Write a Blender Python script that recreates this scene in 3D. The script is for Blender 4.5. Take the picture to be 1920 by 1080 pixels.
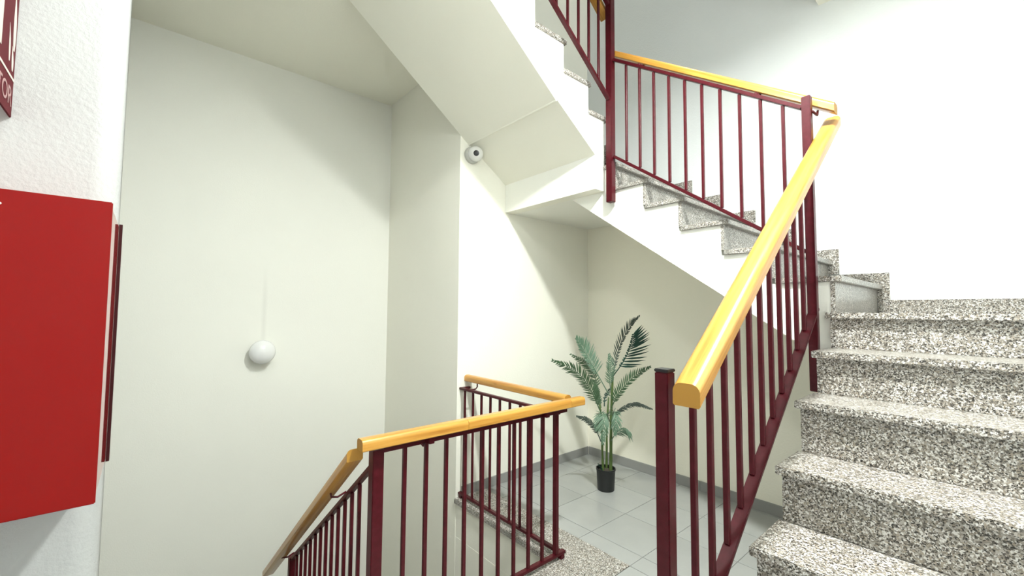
import bpy, bmesh, math, random
from mathutils import Vector, Matrix
random.seed(7)
for o in list(bpy.data.objects): bpy.data.objects.remove(o, do_unlink=True)
scene = bpy.context.scene
col = scene.collection

# ------------------------------------------------------------------ camera
F_PX, YAW, PITCH, ROLL, EYE = 791.87, 0.860452, 0.05493, 0.00722, 1.515
fw = Vector((-math.sin(YAW)*math.cos(PITCH), math.cos(YAW)*math.cos(PITCH), math.sin(PITCH)))
r0 = Vector((math.cos(YAW), math.sin(YAW), 0)); u0 = r0.cross(fw)
RT = r0*math.cos(ROLL) + u0*math.sin(ROLL)
UP = -r0*math.sin(ROLL) + u0*math.cos(ROLL)
cam_d = bpy.data.cameras.new('camera'); cam = bpy.data.objects.new('camera', cam_d); col.objects.link(cam)
m = Matrix((RT, UP, -fw)).transposed().to_4x4(); m.translation = Vector((0, 0, EYE)); cam.matrix_world = m
cam_d.sensor_width = 36; cam_d.lens = F_PX/1920*36; cam_d.clip_start = 0.02
scene.camera = cam
EYEV = Vector((0, 0, EYE))
def ray(px, py): return RT*((px-960)/F_PX) - UP*((py-540)/F_PX) + fw

# ------------------------------------------------------------------ world, exposure
w = bpy.data.worlds.new('world'); scene.world = w; w.use_nodes = True
w.node_tree.nodes['Background'].inputs[0].default_value = (0.9, 0.95, 1, 1)
w.node_tree.nodes['Background'].inputs[1].default_value = 0.25
vs = scene.view_settings
vs.view_transform = 'Standard'; vs.look = 'None'; vs.gamma = 1; vs.use_curve_mapping = False
vs.exposure = 0.62
LAMP_MAIN = 1120.0     # emission of the bulb over the first flight
FILL_CORR = 95.0      # added fill light on the hallway ceiling, out of view
LAMP_UP = 80.0        # lamp on the storey above

# ------------------------------------------------------------------ materials
def mat(name, base, rough=0.5, spec=0.5, metal=0.0):
    m = bpy.data.materials.new(name); m.use_nodes = True
    n = m.node_tree.nodes; b = n['Principled BSDF']
    b.inputs['Base Color'].default_value = (*base, 1); b.inputs['Roughness'].default_value = rough
    b.inputs['Specular IOR Level'].default_value = spec; b.inputs['Metallic'].default_value = metal
    return m
def nd(m, t, **kw):
    n = m.node_tree.nodes.new(t)
    for k, v in kw.items(): setattr(n, k, v)
    return n
def lk(m, a, b): m.node_tree.links.new(a, b)
def noise(m, vec, scale, detail=4, rough=0.55):
    n = nd(m, 'ShaderNodeTexNoise'); n.inputs['Scale'].default_value = scale
    n.inputs['Detail'].default_value = detail; n.inputs['Roughness'].default_value = rough
    if vec: lk(m, vec, n.inputs['Vector'])
    return n
def ramp(m, fac, stops, interp='LINEAR'):
    r = nd(m, 'ShaderNodeValToRGB'); r.color_ramp.interpolation = interp
    e = r.color_ramp.elements
    while len(e) < len(stops): e.new(0.5)
    for el, (p, c) in zip(e, stops): el.position = p; el.color = (*c, 1)
    lk(m, fac, r.inputs[0]); return r
def mixc(m, fac, a, b, mode='MIX'):
    x = nd(m, 'ShaderNodeMix', data_type='RGBA', blend_type=mode)
    for sock, v in ((x.inputs[0], fac), (x.inputs[6], a), (x.inputs[7], b)):
        if isinstance(v, (int, float)): sock.default_value = v
        elif isinstance(v, tuple): sock.default_value = (*v, 1)
        else: lk(m, v, sock)
    return x.outputs[2]
def bump(m, h, strength, dist=0.01):
    b = nd(m, 'ShaderNodeBump'); b.inputs['Strength'].default_value = strength; b.inputs['Distance'].default_value = dist
    lk(m, h, b.inputs['Height']); lk(m, b.outputs[0], m.node_tree.nodes['Principled BSDF'].inputs['Normal'])
def bsdf(m): return m.node_tree.nodes['Principled BSDF']
def pos(m): return nd(m, 'ShaderNodeNewGeometry').outputs['Position']

def plaster(name, base, grain=90, bs=0.25):
    m = mat(name, base, 0.62, 0.3)
    p = pos(m)
    n1 = noise(m, p, 0.9, 5); n2 = noise(m, p, grain, 3)
    c = mixc(m, ramp(m, n1.outputs[0], [(0.35, (0, 0, 0)), (0.7, (1, 1, 1))]).outputs[0], tuple(v*0.965 for v in base), base)
    lk(m, c, bsdf(m).inputs['Base Color'])
    bump(m, n2.outputs[0], bs, 0.004)
    return m
M = {}
M['white'] = plaster('wall_paint_white', (0.90, 0.93, 0.93), 75, 0.45)
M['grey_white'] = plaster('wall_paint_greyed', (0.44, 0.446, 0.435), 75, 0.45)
M['cream'] = plaster('wall_paint_cream', (0.94, 0.925, 0.825), 110, 0.2)
M['soffit'] = plaster('soffit_paint', (0.94, 0.925, 0.81), 120, 0.15)
M['string'] = plaster('stringer_paint', (0.94, 0.935, 0.86), 120, 0.15)

# back wall: white above the stairs, warm tone of the shade painted in below them
def shade_tint():
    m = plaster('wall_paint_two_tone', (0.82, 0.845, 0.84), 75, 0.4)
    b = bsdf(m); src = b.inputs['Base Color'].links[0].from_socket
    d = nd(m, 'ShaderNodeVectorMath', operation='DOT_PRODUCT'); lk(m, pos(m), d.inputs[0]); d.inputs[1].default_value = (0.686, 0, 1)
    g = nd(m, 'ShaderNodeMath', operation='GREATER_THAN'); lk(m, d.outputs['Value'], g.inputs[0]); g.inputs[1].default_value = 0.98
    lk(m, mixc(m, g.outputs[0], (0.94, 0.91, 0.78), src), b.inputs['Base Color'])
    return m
M['two_tone'] = shade_tint()

# wall with a faint dark upright streak over the lamp
def streaked():
    m = plaster('wall_paint_stained', (0.85, 0.845, 0.775), 110, 0.2)
    b = bsdf(m); src = b.inputs['Base Color'].links[0].from_socket
    sx = nd(m, 'ShaderNodeSeparateXYZ'); lk(m, pos(m), sx.inputs[0])
    def band(sock, c, hw, soft):
        a = nd(m, 'ShaderNodeMath', operation='SUBTRACT'); lk(m, sock, a.inputs[0]); a.inputs[1].default_value = c
        d = nd(m, 'ShaderNodeMath', operation='ABSOLUTE'); lk(m, a.outputs[0], d.inputs[0])
        r = nd(m, 'ShaderNodeMapRange'); r.inputs[1].default_value = hw+soft; r.inputs[2].default_value = hw
        lk(m, d.outputs[0], r.inputs[0]); return r.outputs[0]
    f = nd(m, 'ShaderNodeMath', operation='MULTIPLY'); lk(m, band(sx.outputs[1], 0.79, 0.004, 0.022), f.inputs[0]); lk(m, band(sx.outputs[2], 1.45, 0.16, 0.32), f.inputs[1])
    g = nd(m, 'ShaderNodeMath', operation='MULTIPLY'); lk(m, f.outputs[0], g.inputs[0]); g.inputs[1].default_value = 0.16
    lk(m, mixc(m, g.outputs[0], src, (0.45, 0.44, 0.4)), b.inputs['Base Color'])
    return m
M['stain'] = streaked()

def granite(name, scale=1.0, worn=0.0):
    m = mat(name, (0.6, 0.6, 0.57), 0.28, 0.5)
    p = pos(m)
    nz = noise(m, p, 140*scale, 2)
    off = nd(m, 'ShaderNodeMixRGB'); off.inputs[0].default_value = 0.006; lk(m, p, off.inputs[1]); lk(m, nz.outputs[1], off.inputs[2])
    def cells(sc, stops):
        wv = nd(m, 'ShaderNodeTexVoronoi'); wv.inputs['Scale'].default_value = sc*scale; lk(m, off.outputs[0], wv.inputs['Vector'])
        sp = nd(m, 'ShaderNodeSeparateColor'); lk(m, wv.outputs['Color'], sp.inputs[0])
        return ramp(m, sp.outputs[0], stops, 'CONSTANT').outputs[0]
    c = cells(200, [(0.0, (0.11, 0.098, 0.083)), (0.15, (0.25, 0.225, 0.19)), (0.36, (0.41, 0.38, 0.34)), (0.60, (0.67, 0.655, 0.62)), (0.86, (0.34, 0.295, 0.235))])
    d = cells(290, [(0.0, (0.09, 0.085, 0.08)), (0.11, (0.36, 0.35, 0.33)), (0.2, (1, 1, 1)), (0.9, (0.82, 0.81, 0.8))])
    c = mixc(m, 1.0, c, d, 'MULTIPLY')
    if worn:
        mp = nd(m, 'ShaderNodeMapping'); mp.inputs['Scale'].default_value = (9, 9, 1.6); lk(m, p, mp.inputs[0])
        st = noise(m, mp.outputs[0], 1.0, 4)
        c = mixc(m, ramp(m, st.outputs[0], [(0.42, (0, 0, 0)), (0.6, (worn, worn, worn))]).outputs[0], c, (0.24, 0.235, 0.21))
    lk(m, c, bsdf(m).inputs['Base Color'])
    return m
M['granite'] = granite('granite_speckled', 1.0)
M['granite_worn'] = granite('granite_stained', 1.15, 0.5)

def wood():
    m = mat('varnished_pine', (0.8, 0.45, 0.1), 0.3, 0.5)
    a = nd(m, 'ShaderNodeAttribute', attribute_name='grain'); v = a.outputs['Vector']
    mp = nd(m, 'ShaderNodeMapping'); mp.inputs['Scale'].default_value = (55, 55, 2.2); lk(m, v, mp.inputs[0])
    n1 = noise(m, mp.outputs[0], 1.0, 6, 0.6)
    c1 = ramp(m, n1.outputs[0], [(0.3, (0.37, 0.145, 0.02)), (0.5, (0.53, 0.255, 0.042)), (0.72, (0.60, 0.33, 0.075))])
    mp2 = nd(m, 'ShaderNodeMapping'); mp2.inputs['Scale'].default_value = (16, 16, 4.5); lk(m, v, mp2.inputs[0])
    n2 = noise(m, mp2.outputs[0], 1.0, 2, 0.4)
    kn = ramp(m, n2.outputs[0], [(0.70, (0, 0, 0)), (0.78, (1, 1, 1))])
    lk(m, mixc(m, kn.outputs[0], c1.outputs[0], (0.33, 0.12, 0.025)), bsdf(m).inputs['Base Color'])
    bsdf(m).inputs['Coat Weight'].default_value = 0.35; bsdf(m).inputs['Coat Roughness'].default_value = 0.18
    return m
M['wood'] = wood()
M['end_grain'] = mat('pine_end_grain', (0.42, 0.21, 0.03), 0.5)
def paint_metal():
    m = mat('maroon_enamel', (0.12, 0.009, 0.02), 0.36, 0.3)
    n = noise(m, pos(m), 40, 4)
    lk(m, mixc(m, ramp(m, n.outputs[0], [(0.4, (0, 0, 0)), (0.75, (1, 1, 1))]).outputs[0], (0.060, 0.0025, 0.006), (0.082, 0.006, 0.012)), bsdf(m).inputs['Base Color'])
    bump(m, n.outputs[0], 0.08, 0.003)
    return m
M['maroon'] = paint_metal()
M['black'] = mat('black_plastic', (0.012, 0.012, 0.013), 0.4)
def tile():
    m = mat('grey_ceramic_tile', (0.5, 0.5, 0.48), 0.22, 0.5)
    n = noise(m, pos(m), 5, 6); r = nd(m, 'ShaderNodeObjectInfo')
    c = mixc(m, n.outputs[0], (0.34, 0.35, 0.335), (0.40, 0.405, 0.39))
    h = nd(m, 'ShaderNodeHueSaturation'); mr = nd(m, 'ShaderNodeMapRange'); mr.inputs[3].default_value = 0.95; mr.inputs[4].default_value = 1.04
    lk(m, r.outputs['Random'], mr.inputs[0]); lk(m, mr.outputs[0], h.inputs['Value']); lk(m, c, h.inputs['Color'])
    lk(m, h.outputs[0], bsdf(m).inputs['Base Color']); return m
M['tile'] = tile()
M['grout'] = mat('grout', (0.26, 0.26, 0.245), 0.9)
M['skirt'] = mat('grey_skirting_tile', (0.30, 0.30, 0.285), 0.35)
M['red'] = mat('red_gloss_enamel', (0.235, 0.0025, 0.0018), 0.09, 0.22)
M['red_dark'] = mat('dark_red_enamel', (0.035, 0.004, 0.005), 0.5, 0.2)
M['red_side'] = mat('red_gloss_side', (0.30, 0.0035, 0.0025), 0.03, 0.8)
M['sign'] = mat('sign_maroon_vinyl', (0.085, 0.010, 0.014), 0.65, 0.1)
M['sign_white'] = mat('sign_white_vinyl', (0.52, 0.47, 0.42), 0.5)
M['sign_text'] = mat('sign_faded_text', (0.33, 0.2, 0.19), 0.5)
M['opal'] = mat('opal_glass', (0.8, 0.8, 0.79), 0.18, 0.5)
M['cam_white'] = mat('camera_white_plastic', (0.8, 0.8, 0.77), 0.35)
M['cam_grey'] = mat('camera_clear_rim', (0.5, 0.5, 0.46), 0.3)
M['lens'] = mat('camera_black_lens', (0.008, 0.006, 0.006), 0.08)
M['pot'] = mat('pot_black_plastic', (0.012, 0.013, 0.013), 0.45)
M['soil'] = mat('soil', (0.05, 0.04, 0.028), 0.95)
def leafmat(name, a, b, rough=0.45):
    m = mat(name, a, rough, 0.4)
    n = noise(m, pos(m), 22, 3)
    lk(m, mixc(m, n.outputs[0], a, b), bsdf(m).inputs['Base Color'])
    return m
M['leaf'] = leafmat('leaf_green', (0.035, 0.085, 0.035), (0.085, 0.15, 0.075))
M['leaf_pale'] = leafmat('leaf_pale_green', (0.09, 0.17, 0.105), (0.15, 0.24, 0.16))
M['leaf_dark'] = leafmat('leaf_dark_green', (0.004, 0.035, 0.022), (0.01, 0.06, 0.04))
M['leaf_grey'] = leafmat('leaf_grey_green', (0.045, 0.065, 0.05), (0.10, 0.125, 0.10))
M['cane'] = leafmat('cane_green', (0.06, 0.12, 0.025), (0.12, 0.17, 0.05))
def emit(name, colr, s):
    m = bpy.data.materials.new(name); m.use_nodes = True; b = bsdf(m)
    b.inputs['Base Color'].default_value = (0.9, 0.9, 0.9, 1)
    b.inputs['Emission Color'].default_value = (*colr, 1); b.inputs['Emission Strength'].default_value = s
    return m
M['bulb'] = emit('lit_globe', (0.955, 1.0, 0.975), LAMP_MAIN)
M['disc'] = emit('lit_disc_corridor', (0.955, 1.0, 0.975), FILL_CORR)
M['disc_up'] = emit('lit_disc_upper', (0.955, 1.0, 0.975), LAMP_UP)

# ------------------------------------------------------------------ geometry helpers
class MB:
    def __init__(s): s.v = []; s.f = []; s.g = None
    def box(s, x0, x1, y0, y1, z0, z1):
        i = len(s.v)
        s.v += [Vector(p) for p in ((x0,y0,z0),(x1,y0,z0),(x1,y1,z0),(x0,y1,z0),(x0,y0,z1),(x1,y0,z1),(x1,y1,z1),(x0,y1,z1))]
        s.f += [tuple(i+k for k in q) for q in ((3,2,1,0),(4,5,6,7),(0,1,5,4),(1,2,6,5),(2,3,7,6),(3,0,4,7))]
        return s
    def prism(s, poly, axis, a, b):
        """poly: 2D outline; axis 'x': (y,z), 'y': (x,z), 'z': (x,y)"""
        i = len(s.v); n = len(poly)
        def P(p, t): return Vector((t, *p)) if axis == 'x' else Vector((p[0], t, p[1])) if axis == 'y' else Vector((*p, t))
        s.v += [P(p, a) for p in poly] + [P(p, b) for p in poly]
        s.f += [tuple(range(i, i+n)), tuple(range(i+2*n-1, i+n-1, -1))]
        s.f += [(i+k, i+n+k, i+n+(k+1) % n, i+(k+1) % n) for k in range(n)]
        return s
    def bar(s, p0, p1, side, up, wd, ht):
        """box section swept p0->p1; wd along side, ht along up"""
        i = len(s.v); side = Vector(side).normalized()*wd/2; up = Vector(up).normalized()*ht/2
        for p in (Vector(p0), Vector(p1)):
            s.v += [p-side-up, p+side-up, p+side+up, p-side+up]
        s.f += [tuple(i+k for k in q) for q in ((3,2,1,0),(4,5,6,7),(0,1,5,4),(1,2,6,5),(2,3,7,6),(3,0,4,7))]
        return s
    def tube(s, path, rads, n=8, cap=True):
        path = [Vector(p) for p in path]; i = len(s.v)
        for k, p in enumerate(path):
            t = (path[min(k+1, len(path)-1)] - path[max(k-1, 0)]).normalized()
            a = t.cross(Vector((0.3, 0.2, 1)) if abs(t.z) < 0.9 else Vector((1, 0.2, 0))).normalized(); b = t.cross(a)
            r = rads[k] if isinstance(rads, (list, tuple)) else rads
            s.v += [p + a*math.cos(2*math.pi*j/n)*r + b*math.sin(2*math.pi*j/n)*r for j in range(n)]
        for k in range(len(path)-1):
            for j in range(n):
                s.f.append((i+k*n+j, i+k*n+(j+1) % n, i+(k+1)*n+(j+1) % n, i+(k+1)*n+j))
        if cap:
            s.f.append(tuple(i+j for j in range(n))[::-1]); s.f.append(tuple(i+(len(path)-1)*n+j for j in range(n)))
        return s
    def lathe(s, prof, c, axis=(0, 0, 1), n=32):
        """prof: (radius, height) pairs; c: base; axis: direction"""
        ax = Vector(axis).normalized(); a = ax.orthogonal().normalized(); b = ax.cross(a); c = Vector(c); i = len(s.v)
        for r, h in prof:
            s.v += [c + ax*h + (a*math.cos(2*math.pi*j/n) + b*math.sin(2*math.pi*j/n))*max(r, 1e-5) for j in range(n)]
        for k in range(len(prof)-1):
            for j in range(n):
                s.f.append((i+k*n+j, i+k*n+(j+1) % n, i+(k+1)*n+(j+1) % n, i+(k+1)*n+j))
        s.f.append(tuple(i+j for j in range(n))[::-1]); s.f.append(tuple(i+(len(prof)-1)*n+j for j in range(n)))
        return s
    def mesh(s, name, origin=(0, 0, 0), bevel=0, smooth=False, seg=2):
        o = Vector(origin); me = bpy.data.meshes.new(name)
        me.from_pydata([v-o for v in s.v], [], s.f)
        if s.g:
            at = me.attributes.new('grain', 'FLOAT_VECTOR', 'POINT')
            for k, g in enumerate(s.g): at.data[k].vector = g
        bm = bmesh.new(); bm.from_mesh(me)
        bmesh.ops.recalc_face_normals(bm, faces=bm.faces[:])
        if bevel:
            bmesh.ops.bevel(bm, geom=bm.edges[:], offset=bevel, segments=seg, affect='EDGES', clamp_overlap=True)
        bm.to_mesh(me); bm.free()
        if smooth:
            for p in me.polygons: p.use_smooth = True
        return me
def base_of(o):
    v = Vector((0, 0, 0))
    while o: v += o.location; o = o.parent
    return v
def link(name, me, m, parent=None, loc=(0, 0, 0)):
    o = bpy.data.objects.new(name, me); col.objects.link(o); o.location = loc
    if m and not me.materials: me.materials.append(m)
    if parent: o.parent = parent
    return o
def build(mb, name, m, parent=None, bevel=0, smooth=False, seg=2):
    """mesh given in world coordinates -> child of parent (or top level)"""
    return link(name, mb.mesh(name, base_of(parent) if parent else (0, 0, 0), bevel, smooth, seg), m, parent)
def box(name, m, parent, *b, bevel=0): return build(MB().box(*b), name, m, parent, bevel)
def tag(o, label=None, cat=None, group=None, kind=None):
    if label: o['label'] = label
    if cat: o['category'] = cat
    if group: o['group'] = group
    if kind: o['kind'] = kind
    return o
def thing(name, loc, label, cat, group=None):
    o = bpy.data.objects.new(name, None); col.objects.link(o); o.location = loc; o.empty_display_size = 0.1
    return tag(o, label, cat, group)
def struct(o, label=None, cat='wall'): return tag(o, label, cat if label else None, kind='structure')
def autosmooth(o, deg=35):
    me = o.data
    for p in me.polygons: p.use_smooth = True
    try: me.set_sharp_from_angle(angle=math.radians(deg))
    except Exception: pass
    return o

# ------------------------------------------------------------------ dimensions
XB, XL, YC, YB, XR = -4.32, -2.95, 1.95, 3.63, 0.55
CEIL, SLABTOP, TOP, LOW = 3.765, 4.19, 6.8, -2.1
XE = -1.86           # edge of the landing over the well

# ------------------------------------------------------------------ room shell
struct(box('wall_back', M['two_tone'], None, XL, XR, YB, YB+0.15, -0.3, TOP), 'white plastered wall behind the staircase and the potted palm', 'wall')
struct(box('wall_corner', M['cream'], None, XB, XL, YC, YB+0.15, LOW, TOP), 'cream plastered wall block carrying the dome camera beside the well', 'wall')
struct(box('wall_left', M['stain'], None, XB-0.15, XB, -0.35, YB+0.15, LOW, TOP), 'tall cream stairwell wall carrying the round opal lamp', 'wall')
arc = [(-1.70+0.06*math.cos(math.radians(a)), -0.138+0.06*math.sin(math.radians(a))) for a in range(0, 91, 10)]
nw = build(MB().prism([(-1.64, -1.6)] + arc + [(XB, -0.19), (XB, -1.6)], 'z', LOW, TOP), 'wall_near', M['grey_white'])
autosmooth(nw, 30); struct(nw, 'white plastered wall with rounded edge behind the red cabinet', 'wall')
struct(box('wall_right', M['white'], None, XR, XR+0.15, -1.75, YB+0.15, -0.3, TOP), 'white plastered wall along the near granite flight', 'wall')
struct(box('wall_behind', M['white'], None, -1.64, XR, -1.75, -1.6, -0.3, TOP), 'white plastered wall closing the hallway', 'wall')
cl = MB().box(XB, XL, -0.19, YC, CEIL, SLABTOP).box(XL, -1.645, -0.13, 0.92, CEIL, SLABTOP).box(-1.638, -0.8, -1.6, 0.92, CEIL, SLABTOP).box(-0.8, XR, -1.6, YB, CEIL, SLABTOP)
struct(build(cl, 'ceiling', M['soffit']), 'cream ceiling slab over the well and hallway', 'ceiling')
struct(box('ceiling_upper', M['soffit'], None, XB-0.15, XR+0.15, -1.75, YB+0.15, TOP, TOP+0.15), 'ceiling of the storey above', 'ceiling')
struct(box('floor_lower', M['grout'], None, XB, -1.7, -0.19, YC, LOW-0.15, LOW), 'floor at the foot of the descending stairs', 'floor')
struct(box('wall_well', M['cream'], None, XE, -1.7, -0.13, YC, LOW, -0.3), 'cream wall below the landing edge', 'wall')
struct(box('wall_well_back', M['cream'], None, XL, -1.7, YC+0.003, YC+0.15, LOW, -0.3), 'cream wall below the landing balustrade', 'wall')

# landing floor, tiles, granite border
fl = build(MB().prism([(XE, -0.13), (-1.64, -0.13), (-1.64, -1.6), (XR, -1.6), (XR, YB), (XL, YB), (XL, YC+0.004), (XE, YC+0.004)], 'z', -0.3, -0.003), 'floor', M['grout'])
fl.data.materials.append(M['cream'])
for p in fl.data.polygons:
    if p.normal.z < 0.5: p.material_index = 1
struct(fl, 'grey ceramic tiled landing floor with granite border', 'floor')
GX, GY = -1.512, 2.245
TS, GAP = 0.4, 0.004
tile_mesh = {}
def tiles(x0, x1, y0, y1):
    i0 = math.floor((x0+1.512)/TS); j0 = math.floor((y0-2.384)/TS)
    for i in range(i0, i0+12):
        for j in range(j0, j0+14):
            a, b = max(x0, -1.512+i*TS), min(x1, -1.512+(i+1)*TS)
            c, d = max(y0, 2.384+j*TS), min(y1, 2.384+(j+1)*TS)
            if b-a < 0.02 or d-c < 0.02: continue
            k = (round(b-a, 3), round(d-c, 3))
            if k not in tile_mesh:
                tile_mesh[k] = MB().box(GAP/2, b-a-GAP/2, GAP/2, d-c-GAP/2, 0, 0.0035).mesh('floor_tile', bevel=0.0008, seg=1)
            link('floor_tile', tile_mesh[k], M['tile'], fl, (a, c, -0.003))
tiles(XL, XR, GY, YB); tiles(GX, XR, -1.6, GY)
for b in ((XL, -2.23, YC-0.012, GY), (-2.23, GX, YC-0.012, GY), (XE-0.012, GX, 1.1, YC-0.012), (XE-0.012, GX, 0.2, 1.1), (XE-0.012, GX, -0.12, 0.2)):
    box('granite_border', M['granite'], fl, b[0]+0.001, b[1]-0.001, b[2]+0.001, b[3]-0.001, -0.003, 0.004, bevel=0.001)
box('granite_edge', M['granite_worn'], fl, XL, XE-0.012, YC-0.014, YC+0.003, -0.034, -0.0035)
box('granite_edge', M['granite_worn'], fl, XE-0.014, XE-0.0005, 0.78, YC-0.014, -0.034, -0.0035)
sb = bpy.data.objects.new('baseboard_left', None); col.objects.link(sb); struct(sb, 'grey ceramic skirting along the wall left of the palm', 'baseboard')
y = YC+0.05
while y < YB-0.02:
    e = min(y+0.4, YB-0.012); box('skirting_tile', M['skirt'], sb, XL, XL+0.011, y+0.001, e-0.001, 0.001, 0.083, bevel=0.001); y += 0.4
sb = bpy.data.objects.new('baseboard_back', None); col.objects.link(sb); struct(sb, 'grey ceramic skirting along the wall behind the palm', 'baseboard')
x = XL+0.011
while x < XR-0.02:
    e = min(x+0.4, XR); box('skirting_tile', M['skirt'], sb, x+0.001, e-0.001, YB-0.011, YB, 0.001, 0.083, bevel=0.001); x += 0.4

# ------------------------------------------------------------------ flight rising away (first)
NY = [2.509, 2.259, 2.009, 1.771, 1.515, 1.265, 1.015, 0.765]
NZ = [1.520, 1.347, 1.160, 0.955, 0.757, 0.567, 0.378, 0.189]
S1 = thing('stair_flight', (0, 0.9, 0), 'wide speckled granite flight rising from the tiled floor beside the pine handrail', 'stairs')
pts = []
for k in range(7, -1, -1):
    pts += [(NY[k]+0.048, 0.004 if k == 7 else NZ[k+1]-0.03), (NY[k]+0.048, NZ[k]-0.03)]
pts += [(YB-0.001, 1.49), (YB-0.001, 1.30), (2.65, 1.30), (0.964, 0.004)]
build(MB().prism(pts, 'x', -0.553, XR-0.001), 'stair_slab', M['string'], S1)
for k in range(8):
    ye = NY[k-1]+0.028 if k else YB-0.016
    if k: box('tread', M['granite'], S1, -0.57, XR-0.001, NY[k], ye, NZ[k]-0.03, NZ[k], bevel=0.003)
    else: build(MB().prism([(-0.57, NY[0]), (XR-0.001, NY[0]), (XR-0.001, ye), (-0.5345, ye), (-0.5345, 2.5415), (-0.57, 2.5415)], 'z', 1.49, 1.52), 'landing_slab', M['granite'], S1, bevel=0.003)
    z0 = NZ[k+1] if k < 7 else 0.004
    box('riser', M['granite'], S1, -0.556, XR-0.001, NY[k]+0.028, NY[k]+0.048, z0+0.0002, NZ[k]-0.0302)
box('skirting_slab', M['granite'], S1, -0.534, XR-0.001, YB-0.015, YB-0.0005, 1.5202, 1.605, bevel=0.002)

# ------------------------------------------------------------------ flight along the back wall (second)
RX = [-0.535, -0.795, -1.057, -1.319, -1.573, -1.829]
TZ = [1.702, 1.883, 2.064, 2.252, 2.431, 2.610]
YF = 2.56
S2 = thing('stair_flight', (-1.2, 3.1, 1.5), 'white-sided granite flight climbing along the back wall above the potted palm', 'stairs')
pts = [(-0.5535, 1.261), (-0.5535, 1.49)]
zp = 1.52
for j in range(6):
    pts += [(RX[j]-0.02, zp-0.03), (RX[j]-0.02, TZ[j]-0.03)]; zp = TZ[j]
pts[2] = (-0.5555, 1.49)
pts += [(XL+0.001, 2.58), (XL+0.001, 2.417), (-2.24, 2.417)]
build(MB().prism(pts, 'y', YF, YB-0.001), 'stair_slab', M['string'], S2)
zp = 1.52
for j in range(6):
    xe = RX[j+1] if j < 5 else XL+0.001
    box('tread' if j < 5 else 'landing_slab', M['granite_worn'], S2, xe, RX[j]+0.028, YF-0.018, YB-0.016, TZ[j]-0.03, TZ[j], bevel=0.003)
    box('riser', M['granite_worn'], S2, RX[j]-0.02, RX[j], YF-0.004, YB-0.016, zp+0.0003 if j else 1.4905, TZ[j]-0.0303)
    nx = RX[j+1]+0.06 if j < 5 else XL+0.001
    sk = MB().prism([(nx, TZ[j]+0.0003), (RX[j]+0.0003, TZ[j]+0.0003), (RX[j]+0.0003, zp+0.0855), (RX[j]+0.063, zp+0.0855), (RX[j]+0.063, TZ[j]+0.08), (nx, TZ[j]+0.08)], 'y', YB-0.015, YB-0.0005)
    build(sk, 'skirting_slab', M['granite'], S2)
    zp = TZ[j]

# ------------------------------------------------------------------ flight rising back overhead (third)
X3 = -1.92
RY = [2.575, 2.373, 2.108, 1.832, 1.565, 1.300, 1.035]
T3 = [2.985, 3.190, 3.395, 3.595, 3.795, 3.995, 4.19]
S3 = thing('stair_flight', (-2.45, 2.0, 2.6), 'granite flight climbing overhead with cream sloping soffit above the dome camera', 'stairs')
pts = [(2.559, 2.417), (2.45, 2.417), (2.45, 2.672), (2.035, 2.954), (2.035, 2.940), (0.925, 3.764), (0.925, 4.16)]
zp = 2.79
top = []
for j in range(7):
    top += [(RY[j] if j else 2.559, zp-0.03), (RY[j] if j else 2.559, T3[j]-0.03)]; zp = T3[j]
sl = build(MB().prism(pts + top[::-1], 'x', XL+0.0015, X3), 'stair_slab', M['string'], S3)
sl.data.materials.append(M['soffit'])
for p in sl.data.polygons:
    if p.normal.z < -0.3: p.material_index = 1
build(MB().prism([(2.029, 2.957), (2.029, 2.942), (2.034, 2.937), (2.040, 2.9385), (2.042, 2.957)], 'x', XL+0.0015, X3-0.001), 'joint_bead', M['soffit'], S3)
zp = 2.79
for j in range(7):
    ye = RY[j+1] if j < 6 else 0.925
    box('tread', M['granite'], S3, XL+0.002, X3+0.014, ye, RY[j]+0.02, T3[j]-0.03, T3[j], bevel=0.002)
    if j: box('riser', M['granite'], S3, XL+0.03, X3-0.02, RY[j], RY[j]+0.004, zp+0.0003, T3[j]-0.0303)
    zp = T3[j]
build(MB().prism([(X3, 2.60), (XL+0.002, YB-0.02), (XL+0.002, 2.60)], 'z', 2.6105, 2.79), 'winder_step', M['granite'], S3)

# ------------------------------------------------------------------ flight going down
S0 = thing('stair_flight', (-2.9, 0.3, LOW), 'granite flight descending into the well below the red cabinet', 'stairs')
pts = [(XE-0.016, -0.034)]
g, rr = 0.25, 0.19
zz = 0
for k in range(1, 10):
    xk = XE-0.016-g*(k-1)
    pts += [(xk, -rr*k-0.03), (xk-g, -rr*k-0.03)]
    box('tread', M['granite'], S0, xk-g-(0.0 if k < 9 else -0.05), xk-0.0005, -0.08, 0.74, -rr*k-0.03, -rr*k, bevel=0.002)
pts2 = pts + [(pts[-1][0], LOW+0.001), (-3.9, LOW+0.001), (XE-0.016, -0.35)]
build(MB().prism(pts2, 'y', -0.076, 0.735), 'stair_slab', M['string'], S0)

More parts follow.
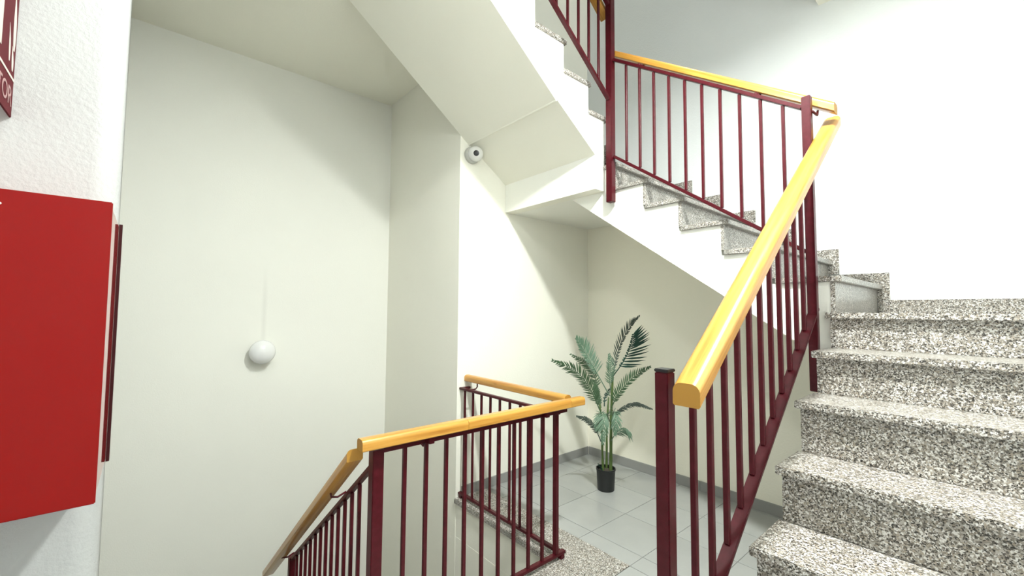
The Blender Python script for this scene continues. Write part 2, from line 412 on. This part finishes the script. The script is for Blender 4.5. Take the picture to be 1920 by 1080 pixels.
# ------------------------------------------------------------------ handrail section
def handrail(parent, p0, p1, wd=0.07, ht=0.055, r=0.02, name='handrail'):
    """rounded pine section, bottom centre line p0->p1, cut on vertical planes"""
    p0, p1 = Vector(p0), Vector(p1); d = p1-p0; s = Vector((d.y, -d.x, 0)).normalized(); L = d.length
    prof = [(-wd/2+0.004, 0), (wd/2-0.004, 0), (wd/2, 0.004)]
    for a in range(0, 91, 15): prof.append((wd/2-r+r*math.cos(math.radians(a)), ht-r+r*math.sin(math.radians(a))))
    for a in range(90, 181, 15): prof.append((-wd/2+r+r*math.cos(math.radians(a)), ht-r+r*math.sin(math.radians(a))))
    prof.append((-wd/2, 0.004))
    mb = MB(); mb.g = []; n = len(prof); off = random.random()*9
    for p, t in ((p0, 0), (p0.lerp(p1, 0.01), L*0.01), (p0.lerp(p1, 0.99), L*0.99), (p1, L)):
        for u, v in prof:
            mb.v.append(p + s*u + Vector((0, 0, v))); mb.g.append((u+off, v, t+off))
    for k in range(3):
        for j in range(n): mb.f.append((k*n+j, k*n+(j+1) % n, (k+1)*n+(j+1) % n, (k+1)*n+j))
    mb.f += [tuple(range(n))[::-1], tuple(range(3*n, 4*n))]
    o = build(mb, name, M['wood'], parent); autosmooth(o, 40)
    o.data.materials.append(M['end_grain'])
    for p in o.data.polygons:
        if len(p.vertices) > 6: p.material_index = 1; p.use_smooth = False
    return o
def bars(parent, spots, half=0.008, name='baluster'):
    """spots: (x, y, z0, z1); bars of one height share their mesh"""
    cache = {}; b = base_of(parent)
    for x, y, z0, z1 in spots:
        k = round(z1-z0, 3)
        if k not in cache: cache[k] = MB().box(-half, half, -half, half, 0, z1-z0).mesh(name, bevel=0.002, seg=1)
        link(name, cache[k], M['maroon'], parent, Vector((x, y, z0))-b)
def post(parent, x0, x1, y0, y1, z0, z1, cap=True):
    o = box('post', M['maroon'], parent, x0, x1, y0, y1, z0, z1, bevel=0.003)
    if cap: box('post_cap', M['black'], o, x0-0.001, x1+0.001, y0-0.001, y1+0.001, z1+0.0002, z1+0.009, bevel=0.002)
    return o
def bracket(parent, pts, wd=0.012):
    build(MB().tube(pts, wd/2, 6), 'bracket', M['maroon'], parent, smooth=True)

# ---- railing of the first flight
G1 = thing('stair_railing', (-0.62, 1.13, 0.0), 'maroon bar railing with the bright pine handrail beside the wide granite flight', 'railing')
post(G1, -0.661, -0.62, 1.11, 1.151, 0.001, 1.345)
bz = lambda y: 0.743 + (y-1.494)*0.76        # top of the foot rail
tz = lambda y: 1.222 + (y-1.10)*0.76         # underside of the top rail
sl1 = Vector((0, 1, 0.76)).normalized(); nrm1 = Vector((0, -0.76, 1))
build(MB().bar((-0.622, 1.152, bz(1.152)-0.008), (-0.622, 2.552, bz(2.552)-0.008), (1, 0, 0), nrm1, 0.042, 0.014), 'bottom_rail', M['maroon'], G1, bevel=0.002)
build(MB().bar((-0.628, 1.152, tz(1.152)+0.006), (-0.628, 2.499, tz(2.499)+0.006), (1, 0, 0), nrm1, 0.03, 0.012), 'top_rail', M['maroon'], G1, bevel=0.002)
bars(G1, [(-0.629, 1.272+0.1128*k, bz(1.272+0.1128*k)+0.0005, tz(1.272+0.1128*k)-0.0015) for k in range(11)], 0.009)
handrail(G1, (-0.562, 1.10, 1.263), (-0.562, 2.735, 1.263+1.635*0.76), 0.076, 0.062, 0.024)
for y in (1.36, 2.25): bracket(G1, [(-0.62, y, tz(y)+0.012), (-0.585, y, tz(y)+0.018), (-0.575, y, tz(y)+0.05)])

# ---- railing of the second flight
G2 = thing('stair_railing', (-0.62, 2.52, 1.12), 'maroon bar railing with knotty pine handrail along the flight on the back wall', 'railing')
pp = post(G2, -0.64, -0.60, 2.50, 2.54, 1.13, 2.625, False)
for z in (1.165, 1.275): box('fixing_plate', M['maroon'], pp, -0.615, -0.575, 2.536, YF-0.001, z-0.03, z+0.03, bevel=0.002)
z2 = lambda x: 1.812 + (-0.62-x)*0.702
t2 = lambda x: 2.560 + (-0.62-x)*0.682
n2 = Vector((0.69, 0, 1))
build(MB().bar((-0.641, 2.52, z2(-0.641)), (-1.80, 2.52, z2(-1.80)), (0, 1, 0), n2, 0.03, 0.02), 'bottom_rail', M['maroon'], G2, bevel=0.002)
build(MB().bar((-0.641, 2.52, t2(-0.641)), (-1.80, 2.52, t2(-1.80)), (0, 1, 0), n2, 0.03, 0.02), 'top_rail', M['maroon'], G2, bevel=0.002)
bars(G2, [(-0.727-0.1077*k, 2.52, z2(-0.727-0.1077*k)+0.013, t2(-0.727-0.1077*k)-0.013) for k in range(10)], 0.008)
handrail(G2, (-0.517, 2.602, 2.529), (-1.862, 2.602, 2.529+1.345*0.682), 0.07, 0.052, 0.018)
for x in (-0.86, -1.60): bracket(G2, [(x, 2.525, t2(x)+0.014), (x, 2.59, t2(x)+0.02), (x, 2.598, t2(x)+0.05)], 0.02)
bracket(G2, [(-0.598, 2.53, 2.545), (-0.592, 2.585, 2.54), (-0.592, 2.60, 2.568)])

# ---- railing of the third flight
G3 = thing('stair_railing', (-1.83, 2.515, 2.31), 'maroon bar railing of the overhead flight with its tall corner post', 'railing')
post(G3, -1.856, -1.806, 2.492, 2.542, 2.31, 4.02)
z3 = lambda y: 3.079 + (2.481-y)*0.757
build(MB().bar((-1.83, 2.4915, z3(2.4915)), (-1.83, 1.0, z3(1.0)), (1, 0, 0), (0, 0.757, 1), 0.03, 0.02), 'bottom_rail', M['maroon'], G3, bevel=0.002)
build(MB().bar((-1.83, 2.4915, z3(2.4915)+0.72), (-1.83, 1.0, z3(1.0)+0.72), (1, 0, 0), (0, 0.757, 1), 0.03, 0.02), 'top_rail', M['maroon'], G3, bevel=0.002)
bars(G3, [(-1.83, 2.378-0.11*k, z3(2.378-0.11*k)+0.014, z3(2.378-0.11*k)+0.706) for k in range(13)], 0.008)
handrail(G3, (-1.90, 2.545, 3.735), (-1.90, 1.0, 3.735+1.545*0.757), 0.07, 0.055, 0.02)
for y in (2.3, 1.6): bracket(G3, [(-1.835, y, z3(y)+0.735), (-1.885, y, z3(y)+0.74), (-1.897, y, z3(y)+0.79)])
for z in (2.36, 2.5): box('fixing_plate', M['maroon'], G3, -1.85, -1.82, 2.5425, YF-0.001, z-0.02, z+0.02)
box('fixing_plate', M['maroon'], G3, X3+0.001, -1.845, 1.29, 1.31, z3(1.3)-0.28, z3(1.3)-0.02)

# ---- balustrade on the landing edge towards the hallway
G4 = thing('landing_railing', (-1.83, 1.4, 0.0), 'maroon bar balustrade with bright pine handrail on the granite landing edge', 'railing')
post(G4, -1.855, -1.805, 0.766, 0.817, 0.0045, 0.905, False)
box('bottom_rail', M['maroon'], G4, -1.845, -1.815, 0.8175, 2.015, 0.028, 0.046, bevel=0.002)
box('top_rail', M['maroon'], G4, -1.845, -1.815, 0.8175, 2.03, 0.884, 0.904, bevel=0.002)
bars(G4, [(-1.83, 0.927+0.1119*k, 0.0465, 0.8835) for k in range(9)], 0.009)
box('corner_post', M['maroon'], G4, -1.844, -1.816, 1.925, 1.953, 0.0465, 0.8835, bevel=0.002)
box('foot', M['maroon'], G4, -1.848, -1.812, 1.97, 2.0, 0.0045, 0.0277, bevel=0.002)
for a, b in ((0.70, 1.235), (1.2365, 2.005), (2.0065, 2.135)): handrail(G4, (-1.79, a, 0.922), (-1.79, b, 0.922), 0.062, 0.05, 0.018)
for y in (1.04, 1.82):
    box('bracket', M['maroon'], G4, -1.814, -1.778, y-0.014, y+0.014, 0.888, 0.9215, bevel=0.002)
    bracket(G4, [(-1.815, y-0.02, 0.886), (-1.80, y-0.035, 0.88), (-1.79, y-0.05, 0.896)], 0.008)

# ---- balustrade on the landing edge towards the corner wall
G5 = thing('landing_railing', (-2.4, 1.985, 0.0), 'shorter maroon bar balustrade with rounded pine handrail ending at the wall corner', 'railing')
box('bottom_rail', M['maroon'], G5, -2.949, -1.8455, 1.97, 2.0, 0.028, 0.046, bevel=0.002)
box('top_rail', M['maroon'], G5, -2.949, -1.8455, 1.97, 2.0, 0.868, 0.886, bevel=0.002)
box('wall_plate', M['maroon'], G5, -2.9495, -2.925, 2.0005, 2.07, 0.868, 0.886, bevel=0.002)
bars(G5, [(-2.885+0.1125*k, 1.985, 0.0465, 0.8675) for k in range(9)], 0.008)
handrail(G5, (-2.949, 2.05, 0.932), (-1.83, 2.05, 0.932), 0.062, 0.052, 0.024)
for x in (-2.80, -1.96): bracket(G5, [(x, 1.99, 0.884), (x, 2.03, 0.886), (x, 2.045, 0.90), (x, 2.045, 0.94)])
box('foot', M['maroon'], G5, -2.94, -2.91, 1.972, 1.998, 0.0045, 0.0277)

# ---- railing of the descending flight
G0 = thing('stair_railing', (-2.5, 0.79, -1.0), 'maroon bar railing with brown pine handrail descending into the well', 'railing')
q0 = lambda x: 0.781 + (x+1.915)*0.752
n0 = Vector((-0.752, 0, 1))
build(MB().bar((-1.856, 0.79, q0(-1.856)), (-3.13, 0.79, q0(-3.13)), (0, 1, 0), n0, 0.03, 0.02), 'top_rail', M['maroon'], G0, bevel=0.002)
build(MB().bar((-1.90, 0.79, q0(-1.90)-0.78), (-3.13, 0.79, q0(-3.13)-0.78), (0, 1, 0), n0, 0.03, 0.02), 'bottom_rail', M['maroon'], G0, bevel=0.002)
bars(G0, [(-2.008-0.0915*k, 0.79, q0(-2.008-0.0915*k)-0.766, q0(-2.008-0.0915*k)-0.014) for k in range(12)], 0.008)
post(G0, -3.15, -3.11, 0.77, 0.81, -1.2, q0(-3.13)+0.02, False)
handrail(G0, (-1.84, 0.70, 0.868), (-3.36, 0.70, 0.868-1.52*0.775), 0.07, 0.052, 0.018)
for x in (-2.14, -3.02): bracket(G0, [(x, 0.775, q0(x)+0.012), (x, 0.735, q0(x)-0.002), (x, 0.705, q0(x)+0.005), (x, 0.70, 0.868+(x+1.84)*0.775+0.004)], 0.01)
box('fixing_plate', M['maroon'], G0, -3.145, -3.115, 0.7415, 0.7695, -1.15, -1.09)

# ------------------------------------------------------------------ red fire hose cabinet and projecting sign
CB = thing('fire_hose_cabinet', (-1.64, -0.4, 1.095), 'glossy red fire hose cabinet on the white wall by the well', 'cabinet')
box('body', M['red_side'], CB, -1.6399, -1.305, -0.72, -0.072, 1.098, 1.749, bevel=0.003)
box('door', M['red'], CB, -1.3045, -1.292, -0.724, -0.069, 1.094, 1.752, bevel=0.002)
box('back_flange', M['red_dark'], CB, -1.639, -1.622, -0.0715, -0.0643, 1.095, 1.752)
dk = box('lock', M['cam_white'], CB, -1.2915, -1.284, -0.69, -0.665, 1.40, 1.44, bevel=0.002)
for y, z in ((-0.232, 1.722), (-0.237, 1.728)): build(MB().lathe([(0.0026, 0), (0.002, 0.002)], (-1.2919, y, z), (1, 0, 0), 10), 'rivet', M['cam_white'], CB)

SG = thing('fire_sign', (-1.64, -0.3, 1.99), 'maroon projecting fire sign with white flame pictogram above the red cabinet', 'sign')
SX0, SX1, SZ0, SZ1, SY = -1.6395, -1.34, 2.0, 2.40, -0.286
box('panel', M['sign'], SG, SX0, SX1, SY-0.004, SY, SZ0, SZ1, bevel=0.001)
def flat(name, polys):
    mb = MB()
    for p in polys:
        # outline given in (distance from the wall, height)
        mb.prism([(SX0+u, v) for u, v in p], 'y', SY+0.0002, SY+0.0008)
    return build(mb, name, M['sign_white'], SG)
flat('border_line', [[(0.0, 2.092), (0.30, 2.092), (0.30, 2.099), (0.0, 2.099)]])
def flame(cx, z0, h, wd, lean):
    L, R = [], []
    for i in range(9):
        t = i/8; c = cx + lean*t*t; hw = wd*(math.sin(math.pi*(0.12+0.88*t)))*(1-0.35*t)
        L.append((c-hw/2, z0+h*t)); R.append((c+hw/2, z0+h*t))
    return R + L[::-1]
flat('flame_pictogram', [flame(0.026, 2.112, 0.06, 0.020, 0.012), flame(0.024, 2.165, 0.15, 0.030, 0.012), flame(0.060, 2.125, 0.09, 0.016, 0.014)])
flat('extinguisher_pictogram', [[(0.135, 2.13), (0.215, 2.13), (0.215, 2.29), (0.20, 2.31), (0.185, 2.315), (0.185, 2.34), (0.235, 2.352), (0.235, 2.362), (0.16, 2.362), (0.16, 2.315), (0.15, 2.31), (0.135, 2.29)]])
cu = bpy.data.curves.new('lettering', 'FONT'); cu.body = 'EXTINTOR'; cu.size = 0.066; cu.extrude = 0.0003; cu.align_x = 'RIGHT'
tmp = bpy.data.objects.new('lettering_tmp', cu); col.objects.link(tmp)
bpy.context.view_layer.update()
me = bpy.data.meshes.new_from_object(tmp.evaluated_get(bpy.context.evaluated_depsgraph_get())); bpy.data.objects.remove(tmp)
me.materials.clear(); me.name = 'lettering'
lt = link('lettering', me, M['sign_white'], SG, Vector((SX0+0.012, SY+0.0006, 2.024))-SG.location)
lt.data.materials[0] = M['sign_text']
lt.rotation_euler = (math.pi/2, 0, math.pi)       # reads from the side facing the well

# ------------------------------------------------------------------ opal wall lamp (off) on the well wall
LW = thing('wall_lamp', (XB, 0.772, 1.143), 'small unlit round opal lamp on the tall well wall', 'lamp')
build(MB().lathe([(0.07, 0.0005), (0.075, 0.004), (0.075, 0.02), (0.06, 0.026)], (XB, 0.772, 1.143), (1, 0, 0)), 'base', M['cam_white'], LW, smooth=True)
build(MB().lathe([(0.06, 0.026)] + [(0.103*math.sin(math.radians(a)), 0.088-0.075*math.cos(math.radians(a))) for a in range(40, 181, 10)], (XB, 0.772, 1.143), (1, 0, 0), 40), 'globe', M['opal'], LW, smooth=True)

# ------------------------------------------------------------------ dome camera
DC = thing('security_camera', (XL, 2.06, 2.852), 'white turret security camera under the overhead flight', 'camera')
c0 = Vector((XL, 2.06, 2.852))
build(MB().lathe([(0.070, 0.0005), (0.072, 0.006), (0.072, 0.022), (0.062, 0.032)], c0, (1, 0, 0)), 'base_ring', M['cam_grey'], DC, smooth=True)
bc = c0 + Vector((0.056, 0.008, 0.004)); aim = (EYEV - bc + Vector((0.55, 0.1, 0.35))).normalized()
prof = [(0.064*math.sin(math.radians(a)), -0.064*math.cos(math.radians(a))) for a in range(8, 154, 9)] + [(0.026, 0.0575)]
build(MB().lathe(prof, bc, aim, 32), 'ball', M['cam_white'], DC, smooth=True)
build(MB().lathe([(0.024, 0.0577), (0.0235, 0.061), (0.012, 0.063)], bc, aim, 24), 'lens', M['lens'], DC)
lf = aim.cross(Vector((0, 0, 1))).normalized()

# ------------------------------------------------------------------ lamps
def disc_lamp(x, y, z, r, m, label):
    # flush ceiling fitting: rim with a flat diffuser facing down
    L = thing('ceiling_lamp', (x, y, z), label, 'lamp')
    build(MB().lathe([(r+0.012, -0.0005), (r+0.012, -0.03), (r, -0.033), (r, -0.0285), (0.01, -0.028)], (x, y, z)), 'rim', M['cam_white'], L)
    build(MB().lathe([(r-0.001, -0.029), (r-0.001, -0.0315), (0.001, -0.0316)], (x, y, z)), 'diffuser', m, L)
disc_lamp(-0.5, 1.4, CEIL, 0.10, M['bulb'], 'round flush ceiling lamp above the wide granite flight')
disc_lamp(-1.25, 0.15, CEIL, 0.15, M['disc'], 'round ceiling lamp in the hallway')  # added fill light, lifts the dim walls around the well
disc_lamp(-1.3, 2.6, TOP, 0.15, M['disc_up'], 'round ceiling lamp on the storey above')

# ------------------------------------------------------------------ potted palm
PC = Vector((-2.273, 3.03, 0.0))
PL = thing('potted_palm', (PC.x, PC.y, 0.0), 'artificial areca palm in a small black pot standing on the grey tiles', 'plant')
fwh = Vector((fw.x, fw.y, 0)).normalized(); D0 = (PC-EYEV).dot(fwh)
def pt(px, py, dep=0.0):
    r = ray(px, py); return EYEV + r*((D0+dep)/r.dot(fwh))
prof = [(0.068, 0.0007), (0.071, 0.004), (0.079, 0.165), (0.083, 0.168), (0.083, 0.182), (0.077, 0.182), (0.074, 0.155), (0.02, 0.152)]
autosmooth(build(MB().lathe(prof, PC, (0, 0, 1), 36), 'pot', M['pot'], PL), 40)
build(MB().lathe([(0.073, 0.1535), (0.05, 0.166), (0.01, 0.170)], PC, (0, 0, 1), 20), 'soil', M['soil'], PL, smooth=True)
def spline(cps, n):
    P = [cps[0]*2-cps[1]] + cps + [cps[-1]*2-cps[-2]]; out = []
    for i in range(n+1):
        t = i/n*(len(cps)-1); k = min(int(t), len(cps)-2); f = t-k; a, b, c, d = P[k:k+4]
        out.append(0.5*((2*b)+(c-a)*f+(2*a-5*b+4*c-d)*f*f+(3*b-3*c+d-a)*f**3))
    return out
def cane(pts, r0, r1):
    p = spline([pt(*q) for q in pts], 14)
    rr = [r0+(r1-r0)*i/14 + (0.0016 if i % 3 == 0 else 0) for i in range(15)]
    build(MB().tube(p, rr, 10), 'cane', M['cane'], PL, smooth=True)
cane([(1131, 889, -0.02), (1129.5, 850, -0.02), (1128, 800, -0.02), (1125, 758, -0.03)], 0.0105, 0.006)
cane([(1137, 890, 0.03), (1137.5, 850, 0.03), (1138, 800, 0.03), (1141, 745, 0.02)], 0.0105, 0.006)
cane([(1145, 889, -0.01), (1145.5, 840, -0.01), (1146, 780, -0.01), (1149, 700, 0.0)], 0.0145, 0.009)
def frond(cps, n, llen, m, start=0.25, left=1.0, right=1.0, width=0.0125, ang=52, roll=0.0, droop=0.25, tipf=0.35, jit=0.08):
    """cps: (px,py,depth) along the midrib; llen metres; left/right factors; roll tilts the blade"""
    p = spline([pt(*c) for c in cps], 24)
    mb = MB(); mb.tube(p, [0.0042*(1-0.8*i/24)+0.0008 for i in range(25)], 6)
    Ltot = sum((p[i+1]-p[i]).length for i in range(24))
    for sgn, fac in ((-1, left), (1, right)):
        if fac <= 0: continue
        for i in range(n):
            u = start + (1-start)*(i+0.5+random.uniform(-.2, .2))/n
            k = min(int(u*24), 23); f = u*24-k; q = p[k].lerp(p[k+1], f)
            t = (p[k+1]-p[k]).normalized()
            view = (EYEV-q).normalized()
            nrm = (view - t*view.dot(t)).normalized()
            nrm = Matrix.Rotation(roll, 3, t) @ nrm
            side = t.cross(nrm).normalized()*sgn      # sgn -1: towards the left of the travel direction
            v = (u-start)/(1-start)
            L = llen*fac*(0.55+0.45*math.sin(math.pi*min(1, 0.15+v*0.75)))*(1-(1-tipf)*max(0, v-0.6)/0.4)*random.uniform(1-jit, 1+jit)
            A = math.radians(ang*(1-0.45*v)+random.uniform(-4, 4))
            d = (t*math.cos(A)+side*math.sin(A) - nrm*random.uniform(-0.05, 0.22)).normalized()
            wv = d.cross(nrm).normalized()
            rows = []
            for s_, wf in ((0, 0.35), (0.3, 1.0), (0.65, 0.8), (1.0, 0.02)):
                c = q + d*L*s_ - Vector((0, 0, 1))*droop*L*s_*s_
                rows.append((c-wv*width*wf/2, c+nrm*width*0.12*wf, c+wv*width*wf/2))
            b = len(mb.v)
            for r3 in rows: mb.v += list(r3)
            for r_ in range(3):
                for c_ in range(2): mb.f.append((b+r_*3+c_, b+r_*3+c_+1, b+r_*3+3+c_+1, b+r_*3+3+c_))
    return build(mb, 'frond', m, PL)
frond([(1143, 742, 0.02), (1116, 694, 0.03), (1098, 662, 0.03), (1080, 634, -0.02)], 26, 0.125, M['leaf_pale'], 0.28, 0.45, 1.1, ang=62, roll=0.25, droop=0.05)
frond([(1126, 772, -0.04), (1108, 733, -0.07), (1082, 698, -0.12), (1036, 676, -0.20)], 28, 0.115, M['leaf'], 0.16, 0.75, 1.0, ang=52, roll=-0.2, droop=0.12)
frond([(1127, 765, 0.05), (1118, 715, 0.10), (1102, 685, 0.14), (1070, 664, 0.2)], 20, 0.085, M['leaf'], 0.25, 0.8, 0.8, ang=50, droop=0.2)
frond([(1149, 705, 0.0), (1157, 668, 0.03), (1168, 636, 0.06), (1184, 610, 0.06), (1199, 593, 0.05)], 22, 0.10, M['leaf_grey'], 0.1, 1.0, 0.35, ang=42, roll=0.5, droop=0.0, tipf=0.25)
frond([(1149, 706, -0.02), (1170, 676, -0.06), (1182, 650, -0.10), (1187, 627, -0.13)], 15, 0.19, M['leaf_dark'], 0.18, 0.10, 1.0, width=0.017, ang=64, roll=0.15, droop=-0.08, tipf=0.85)
frond([(1146, 765, -0.03), (1160, 738, -0.06), (1187, 708, -0.09), (1220, 688, -0.12)], 24, 0.085, M['leaf'], 0.14, 1.0, 0.6, ang=58, roll=0.3, droop=0.0)
frond([(1146, 800, -0.04), (1160, 772, -0.08), (1190, 757, -0.12), (1223, 767, -0.16)], 24, 0.062, M['leaf_grey'], 0.2, 0.8, 0.8, ang=40, roll=0.6, droop=0.35)
frond([(1146, 826, -0.05), (1157, 810, -0.10), (1170, 804, -0.14), (1183, 812, -0.18)], 14, 0.095, M['leaf_pale'], 0.2, 0.25, 1.0, width=0.011, ang=60, roll=0.2, droop=0.35)
frond([(1127, 828, -0.05), (1116, 804, -0.08), (1101, 787, -0.11), (1081, 780, -0.15)], 18, 0.058, M['leaf_grey'], 0.2, 0.8, 0.8, ang=45, droop=0.25)
frond([(1143, 790, -0.06), (1137, 776, -0.14), (1132, 792, -0.21), (1131, 832, -0.24)], 20, 0.085, M['leaf_pale'], 0.15, 1.0, 1.0, width=0.010, ang=50, droop=0.3)
frond([(1146, 790, -0.06), (1151, 772, -0.13), (1155, 785, -0.19), (1153, 815, -0.21)], 18, 0.08, M['leaf_pale'], 0.15, 1.0, 1.0, width=0.010, ang=50, droop=0.3)
frond([(1132, 800, -0.04), (1127, 776, -0.10), (1122, 785, -0.15), (1119, 806, -0.18)], 16, 0.075, M['leaf_pale'], 0.2, 1.0, 1.0, width=0.009, ang=48, droop=0.3)
frond([(1146, 735, 0.0), (1143, 712, -0.03), (1145, 690, -0.06), (1142, 664, -0.08)], 16, 0.08, M['leaf_pale'], 0.2, 0.8, 0.9, width=0.010, ang=50, droop=0.0)
frond([(1133, 762, 0.03), (1134, 745, 0.04), (1139, 735, 0.04), (1145, 727, 0.03)], 8, 0.06, M['leaf_dark'], 0.1, 0.5, 0.8, width=0.009, ang=40)
frond([(1130, 884, -0.03), (1127, 877, -0.04), (1124, 873, -0.05), (1121, 869, -0.06)], 4, 0.03, M['leaf_dark'], 0.0, 0.8, 0.8, width=0.009, ang=30)
frond([(1129, 800, 0.02), (1124, 762, 0.03), (1119, 740, 0.04), (1114, 716, 0.05)], 16, 0.075, M['leaf'], 0.35, 0.7, 0.9, ang=48)
